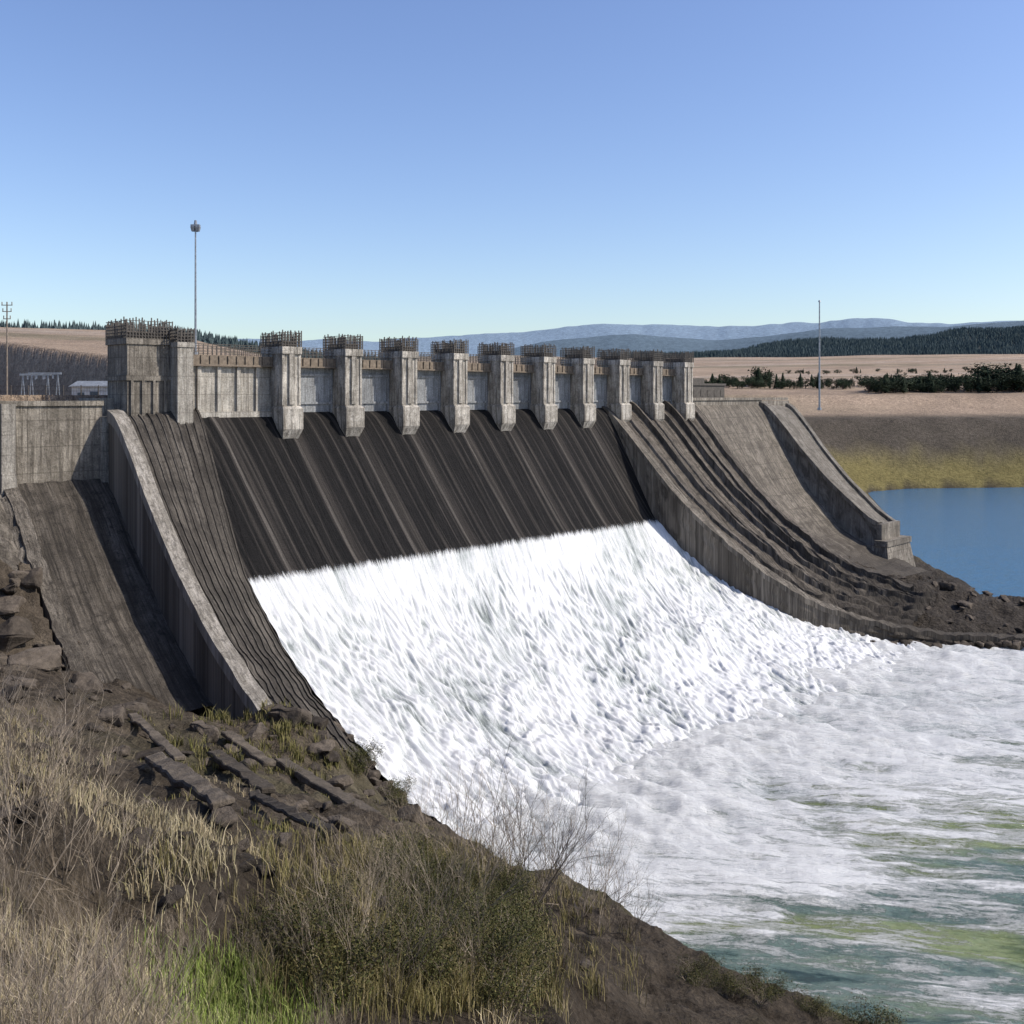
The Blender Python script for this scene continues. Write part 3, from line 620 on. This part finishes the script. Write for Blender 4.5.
for px,py,qx,qy,wd,fl in ((268,762,394,840,1.1,.6),(226,740,270,772,1.0,.55),(154,768,224,816,1.5,.55),(214,760,268,800,1.1,.55),(132,720,180,766,.8,.5),(250,798,340,846,.8,.6)):
    a=Vector(hit(px,py,200)); c=Vector(hit(qx,qy,200)); 
    L=(c-a).length; L=min(L,16); d=(c-a).normalized(); s=wd*a.y/75*.62
    me=bpy.data.meshes.new('fallen_beam'); bm=bmesh.new(); bmesh.ops.create_cube(bm,size=1)
    for v in bm.verts: v.co=Vector((v.co.x*L,v.co.y*s*1.5,v.co.z*s*fl))
    bmesh.ops.subdivide_edges(bm,edges=[e for e in bm.edges if e.calc_length()>L*.8],cuts=18)
    bmesh.ops.bevel(bm,geom=list(bm.edges),offset=.05,segments=1,affect='EDGES')
    for v in bm.verts:
        v.co+=Vector(mn.noise_vector(v.co*1.4+Vector((px,0,0))))*.12
    bm.to_mesh(me); bm.free(); me.materials.append(M_beam)
    o=bpy.data.objects.new('fallen_beam',me); C.objects.link(o); o.location=(a+c)/2+Vector((0,0,s*.8)); e=d.to_track_quat('X','Z').to_euler(); e.x+=random.uniform(-.2,.2); o.rotation_euler=e
    o['label']='long weathered concrete beam lying on the rocky bank'; o['category']='beam'; o['group']='fallen beams on the bank'
# ---------------------------------------------------------------- vegetation
def island(name,cols,rough=.8):
    m=NT(name); oi=m.n('ShaderNodeObjectInfo'); rp=m.geo.outputs['Random Per Island']
    c=m.ramp(rp,[(i/(len(cols)-1),c) for i,c in enumerate(cols)])
    n=m.noise(m.geo.outputs['Position'],.6,3)
    c=m.mix(1.0,c,m.ramp(n,[(.3,.6),(.7,1.35)]),'MULTIPLY'); c=m.mix(1.0,c,m.ramp(oi.outputs['Random'],[(0,.75),(1,1.2)]),'MULTIPLY')
    m.base(c,rough,.15); return m.m
M_dry=island('dry_grass',[(.24,.19,.115),(.38,.305,.185),(.48,.405,.265),(.29,.255,.125)])
M_olg=island('olive_grass',[(.09,.088,.028),(.15,.14,.045),(.22,.19,.075),(.30,.25,.12)])
M_olg2=island('mound_grass',[(.12,.112,.04),(.19,.165,.06),(.27,.22,.095),(.36,.29,.16)])
M_grn=island('lime_grass',[(.13,.17,.035),(.20,.26,.05),(.27,.32,.09),(.34,.31,.14)])
M_twig=island('bare_twigs',[(.18,.14,.10),(.28,.225,.165),(.42,.345,.255)])
M_leafD=island('olive_leaves',[(.032,.036,.012),(.05,.054,.017),(.075,.073,.024),(.13,.11,.042)])
M_con_leaf=island('conifer_needles',[(.015,.025,.015),(.028,.042,.022),(.045,.058,.03)])
M_bark=simple('conifer_bark',(.07,.05,.04),.9)
def blades(x,y,z,h,w,lean=.45):
    n=len(x); a=rng.uniform(0,2*np.pi,n); b=rng.uniform(0,2*np.pi,n); l=rng.uniform(0,lean,n)*h
    wx=np.cos(a)*w;wy=np.sin(a)*w; lx=np.cos(b)*l; ly=np.sin(b)*l
    V=np.zeros((n,5,3)); 
    V[:,0]=np.stack([x-wx,y-wy,z-.05],1);V[:,1]=np.stack([x+wx,y+wy,z-.05],1)
    V[:,2]=np.stack([x-wx*.7+lx*.35,y-wy*.7+ly*.35,z+h*.55],1);V[:,3]=np.stack([x+wx*.7+lx*.35,y+wy*.7+ly*.35,z+h*.55],1)
    V[:,4]=np.stack([x+lx,y+ly,z+h*(1-.25*lean)],1)
    o=np.arange(n)[:,None]*5; F=np.concatenate([o+np.array([0,1,3]),o+np.array([0,3,2]),o+np.array([2,3,4])])
    return V.reshape(-1,3),F
def grass(name,nt,per,rmin,rmax,cond,hr,mat,label,wf=1.,pts=None):
    if pts is None:
        r=np.exp(rng.uniform(np.log(rmin),np.log(rmax),nt)); th=np.radians(rng.uniform(-33,26,nt))
        x=r*np.sin(th);y=r*np.cos(th); u,v=uv_of(x,y); k=cond(x,y,u,v); x=x[k];y=y[k]
    else: x,y=pts
    n=len(x)
    hh=rng.uniform(*hr,n); sp=rng.uniform(.08,.35,n)
    X=np.repeat(x,per)+rng.normal(0,1,n*per)*np.repeat(sp,per); Y=np.repeat(y,per)+rng.normal(0,1,n*per)*np.repeat(sp,per)
    Z=T(X,Y); H=np.repeat(hh,per)*rng.uniform(.45,1.1,n*per); R=np.hypot(X,Y)
    W=(.0045+.0003*R)*wf
    V,F=blades(X,Y,Z,H,W,.7)
    obj(name,np_mesh(name,V,F),mat,kind='stuff',label=label,category='grass')
def world_patch(px0,px1,py0,py1,n):
    P0=[hit(random.gauss((px0+px1)/2,(px1-px0)/4),random.uniform(py0,py1),120) for _ in range(n)]
    return np.array([p[0] for p in P0]),np.array([p[1] for p in P0])
grass('dry_grass',10500,16,5,75,lambda x,y,u,v:(-9.5-u>8)&(v>36)&(fbm(x/4,y/4,3,81)+ss(26,45,-9.5-u)*1.0-.66>0),(.2,.75),M_dry,'dry straw coloured grass on the bank')
grass('olive_grass',5000,12,7,75,lambda x,y,u,v:(-9.5-u>2.5)&(v>26)&((fbm(x/4+9,y/4,3,82)>.25)),(.12,.45),M_olg,'short olive grass tufts on the bank')
lx,ly=world_patch(150,295,970,1100,190); grass('lime_grass',0,34,0,0,None,(.2,.6),M_grn,'bright yellow green grass patch among dry stems',.8,(lx,ly))
gx_,gy_=world_patch(280,580,845,1015,620); grass('olive_grass',0,30,0,0,None,(.4,1.1),M_olg2,'tall olive yellow grass on a low mound',.75,(gx_,gy_))
gx_,gy_=world_patch(170,380,690,780,150); grass('olive_grass',0,26,0,0,None,(.4,1.2),M_olg,'olive grass growing between the rocks',1.,(gx_,gy_))
def shrub_mesh(seed,stems,h,spread,lv,thick):
    r=random.Random(seed); b=B(); tips=[]
    def grow(p,d,L,rad,lev):
        n=4; q=p
        for i in range(n):
            d=(d+Vector((r.gauss(0,.13),r.gauss(0,.13),r.gauss(0.03,.08)))).normalized(); e=q+d*L/n
            b.cyl(q,e,rad*(1-i/n*.6),rad*(1-(i+1)/n*.6),3,caps=False); 
            if lev>0 and i>0:
                for _ in range(r.choice([1,2,2])):
                    a=Vector((r.gauss(0,1),r.gauss(0,1),r.gauss(.5,.5))).normalized(); grow(e,(d*1.1+a*.75).normalized(),L*r.uniform(.35,.6),rad*.5,lev-1)
            q=e
        tips.append(q)
    for i in range(stems):
        a=r.uniform(0,6.28); t=r.uniform(.05,spread); d=Vector((math.cos(a)*t,math.sin(a)*t,1)).normalized()
        grow(Vector((math.cos(a)*.12*r.random(),math.sin(a)*.12*r.random(),-.1)),d,h*r.uniform(.55,1),thick,lv)
    return b,tips
def leaves(tips,seed,per,size,spread):
    g=np.random.default_rng(seed); tp=np.array([tuple(t) for t in tips]); n=len(tp)*per
    c=np.repeat(tp,per,0)+g.normal(0,spread,(n,3)); c[:,2]=np.maximum(c[:,2],.03)
    a=g.normal(0,1,(n,3)); a/=np.linalg.norm(a,axis=1)[:,None]; bb=np.cross(a,g.normal(0,1,(n,3))); bb/=np.linalg.norm(bb,axis=1)[:,None]
    s=g.uniform(.6,1.3,n)[:,None]*size
    V=np.stack([c-a*s,c+bb*s*.45,c+a*s,c-bb*s*.45],1).reshape(-1,3); F=np.arange(n*4).reshape(-1,4); return V,F
bare=[]
for i in range(5):
    b,_=shrub_mesh(100+i,random.randint(8,12),2.2,.75,2,.011); me=b.mesh('dry_shrub'); me.materials.append(M_twig); bare.append(me)
leafy=[]
for i in range(4):
    b,t=shrub_mesh(200+i,10,1.3,1.1,2,.016); me=b.mesh('branches'); me.materials.append(M_twig)
    V,F=leaves(t,i,12,.034,.12); lm=np_mesh('foliage',V,F); lm.materials.append(M_leafD); leafy.append((me,lm))
def add_bare(x,y,s):
    o=bpy.data.objects.new('dry_shrub',random.choice(bare)); C.objects.link(o); o.location=(x,y,float(T(x,y))-.05); o.rotation_euler=(random.uniform(-.12,.12),random.uniform(-.12,.12),random.uniform(0,6.3)); o.scale=(s*random.uniform(.8,1.15),s,s*random.uniform(.85,1.2))
    o['label']='leafless dry twiggy shrub on the grassy bank'; o['category']='shrub'; o['group']='bare shrubs on the bank'
def add_leafy(x,y,s):
    bm_,lm=random.choice(leafy); o=bpy.data.objects.new('leafy_shrub',bm_); C.objects.link(o); o.location=(x,y,float(T(x,y))-.1*s); o.rotation_euler=(0,0,random.uniform(0,6.3)); o.scale=(s,s,s*random.uniform(.65,.9))
    o['label']='low dense olive green shrub on the bank'; o['category']='shrub'; o['group']='olive shrubs on the bank'
    f=bpy.data.objects.new('foliage',lm); C.objects.link(f); f.parent=o
for i in range(46):
    px=random.uniform(-20,330); py=random.uniform(930,1190)
    x,y,z=hit(px,py,80)
    if y<6.5: continue
    add_bare(x,y,random.uniform(.35,.68)*(1.0 if px<140 else .62))
for px,py,s in ((500,900,1.5),(530,905,1.9),(560,912,1.6),(600,935,1.4),(455,860,1.5),(430,850,1.2),(625,940,1.1),(480,890,1.4),(20,860,.9),(60,880,.8),(545,900,1.7),(515,880,1.5),(580,920,1.5),(470,1000,.8),(390,1010,.9),(340,990,.8),(360,960,.9),(430,960,1.0),(400,925,1.0),(455,930,1.1),(10,930,.9),(30,820,.9),(5,800,.9),(100,900,.7),(45,790,.8)):
    x,y,z=hit(px,py,120); add_bare(x,y,s)
for i in range(42):
    px=random.gauss(430,62); py=random.gauss(928,36)
    if py<865+abs(px-430)*.45 or px>560: continue
    x,y,z=hit(px,py,120); add_leafy(x,y,random.uniform(.65,1.05))
for px,py,s in ((205,690,1.3),(240,715,1.1),(340,745,1.6),(365,775,1.6),(330,730,1.3),(385,795,1.5),(400,808,1.2),(700,985,.8),(760,1005,.9),(820,1020,.9),(730,1000,.8),(870,1045,1.1)):
    x,y,z=hit(px,py,120); add_leafy(x,y,s)
# trees
def conifer(seed):
    r=random.Random(seed); b=B(); b.cyl((0,0,-.5),(0,0,9.5),.22,.04,6); tm=b.mesh('trunk'); tm.materials.append(M_bark)
    V=[];F=[]
    for i in range(420):
        t=r.random()**.8; z=1.2+t*8.8; rad=(1-t)**.85*2.3*r.uniform(.55,1.12)+.12; a=r.uniform(0,6.28)
        c=Vector((math.cos(a),math.sin(a),0)); s=Vector((-c.y,c.x,0))*r.uniform(.18,.42)
        p0=c*rad*.25+Vector((0,0,z+.25)); p1=c*rad+Vector((0,0,z-.35*rad)); mid=c*rad*.65+Vector((0,0,z-.1*rad)); n=len(V)
        V+=[tuple(p0),tuple(mid+s),tuple(p1),tuple(mid-s+Vector((0,0,-.15)))]; F.append((n,n+1,n+2,n+3))
    me=bpy.data.meshes.new('crown'); me.from_pydata(V,[],F); me.materials.append(M_con_leaf); return tm,me
def broad(seed):
    r=random.Random(seed); b=B(); b.cyl((0,0,-.5),(0,0,4),.3,.15,6)
    tips=[]
    for i in range(9):
        a=r.uniform(0,6.28); e=Vector((math.cos(a)*r.uniform(.8,3.2),math.sin(a)*r.uniform(.8,3.2),r.uniform(2.2,6.6))); b.cyl((0,0,r.uniform(1.2,3.0)),e,.1,.03,4); tips.append(e)
    tm=b.mesh('trunk'); tm.materials.append(M_bark)
    V,F=leaves(tips,seed,60,.42,.85); me=np_mesh('crown',V,F); me.materials.append(M_con_leaf); return tm,me
con=[conifer(i) for i in range(3)]; brd=[broad(i+50) for i in range(4)]
def add_tree(x,y,s,conif):
    tm,cm=random.choice(con if conif else brd); z=float(T(x,y)); o=bpy.data.objects.new('conifer_tree' if conif else 'bushy_tree',tm); C.objects.link(o); o.location=(x,y,z-.3); sc=s*random.uniform(.8,1.2); o.scale=(sc*random.uniform(1.1,1.9),sc*1.2,sc); o.rotation_euler=(0,0,random.uniform(-.5,.5))
    f=bpy.data.objects.new('crown',cm); C.objects.link(f); f.parent=o
    o['label']='dark green conifer standing in the dry fields' if conif else 'dark bushy tree standing in the dry fields'; o['category']='tree'; o['group']='trees in the dry fields'
def grove(px0,px1,py0,py1,n,s,pc,dy=1.2):
    for _ in range(n):
        t=random.random(); px=px0+(px1-px0)*t+random.gauss(0,3); py=py0+(py1-py0)*t+random.uniform(-dy,dy)
        x,y,z=hit(px,py,1200); add_tree(x,y,s*y/600*random.uniform(.6,1.2),random.random()<pc)
grove(975,1040,391,391,40,1.6,.35,2); grove(865,990,392,390,90,1.0,.2,2); grove(880,960,383,382,26,.5,.2)
grove(700,760,388,387,30,.7,.1,2); grove(750,870,387,388,60,.7,.2,2); grove(790,1020,374,372,34,.35,.3); grove(755,775,385,385,8,1.1,.3)
def forest(name,n,fn,label):
    pts=fn(n); x,y,s=pts; z=T(x,y); m=len(x); a0=rng.uniform(0,6.28,m); V=np.zeros((m,3,5,3)); 
    for lv,(zb,zt,rr) in enumerate(((1,6,2.8),(3.5,9,2.1),(6,12,1.3))):
        for j in range(4):
            a=a0+j*np.pi/2+lv; V[:,lv,j]=np.stack([x+np.cos(a)*rr*s,y+np.sin(a)*rr*s,z+zb*s*rng.uniform(.8,1.1,m)],1)
        V[:,lv,4]=np.stack([x,y,z+zt*s],1)
    base=(np.arange(m)[:,None,None]*15+np.arange(3)[None,:,None]*5)
    F=np.concatenate([(base+np.array([j,(j+1)%4,4])[None,None]).reshape(-1,3) for j in range(4)])
    return obj(name,np_mesh(name,V.reshape(-1,3),F),M_far,kind='stuff',label=label,category='forest')
m=NT('distant_forest'); n=m.noise(m.geo.outputs['Position'],.01,5,.6); m.base(m.ramp(n,[(.35,(.045,.065,.066)),(.65,(.075,.10,.10))]),.9,.1); M_far=m.m  # forest colour lifted towards blue to stand in for aerial haze
def fR(n):
    r=rng.uniform(2150,3700,n); th=rng.uniform(.10,.62,n); dens=fbm(th*14,r/400,3,91)+ss(2100,2500,r)*.9+ss(.15,.4,th)*.2
    k=dens>.35; r=r[k];th=th[k]; yy=r/np.sqrt(1+th*th); return yy*th,yy,rng.uniform(.7,1.5,len(r))
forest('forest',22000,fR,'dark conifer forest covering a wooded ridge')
def fL(n):
    r=rng.uniform(930,1300,n); th=rng.uniform(-.62,-.12,n); return r*np.sin(th),r*np.cos(th),rng.uniform(.5,1.1,n)
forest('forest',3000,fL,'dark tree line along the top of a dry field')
# ---------------------------------------------------------------- light, sky, camera
w=bpy.data.worlds.new('World'); bpy.context.scene.world=w; w.use_nodes=True; nt=w.node_tree
sk=nt.nodes.new('ShaderNodeTexSky'); sk.sky_type='NISHITA'; sk.sun_disc=False
el=math.radians(43); sx,sy=.97,-.10; rot=math.atan2(sx,sy)
sk.sun_elevation=el; sk.sun_rotation=rot; sk.altitude=200; sk.air_density=1.05; sk.dust_density=1.1; sk.ozone_density=3.2
hs=nt.nodes.new('ShaderNodeHueSaturation'); hs.inputs['Hue'].default_value=.512; hs.inputs['Saturation'].default_value=1.06; hs.inputs['Value'].default_value=1.2
bg=nt.nodes['Background']; nt.links.new(sk.outputs[0],hs.inputs['Color']); nt.links.new(hs.outputs[0],bg.inputs[0]); bg.inputs[1].default_value=.15
sd=bpy.data.lights.new('sun','SUN'); sd.energy=4.7; sd.angle=math.radians(.5); sd.color=(1,.94,.85)
so=bpy.data.objects.new('sun',sd); C.objects.link(so)
d=Vector((math.sin(rot)*math.cos(el),math.cos(rot)*math.cos(el),math.sin(el))); so.rotation_euler=d.to_track_quat('Z','Y').to_euler()
cd=bpy.data.cameras.new('camera'); cam=bpy.data.objects.new('camera',cd); C.objects.link(cam); cam.location=(0,0,0); cam.rotation_euler=(math.pi/2,0,0)
cd.lens=36*1000/1024; cd.sensor_width=36; cd.shift_y=-(512-395)/1024; cd.clip_start=.2; cd.clip_end=20000
bpy.context.scene.camera=cam
sc=bpy.context.scene; sc.view_settings.view_transform='Standard'; sc.view_settings.look='None'; sc.view_settings.exposure=0
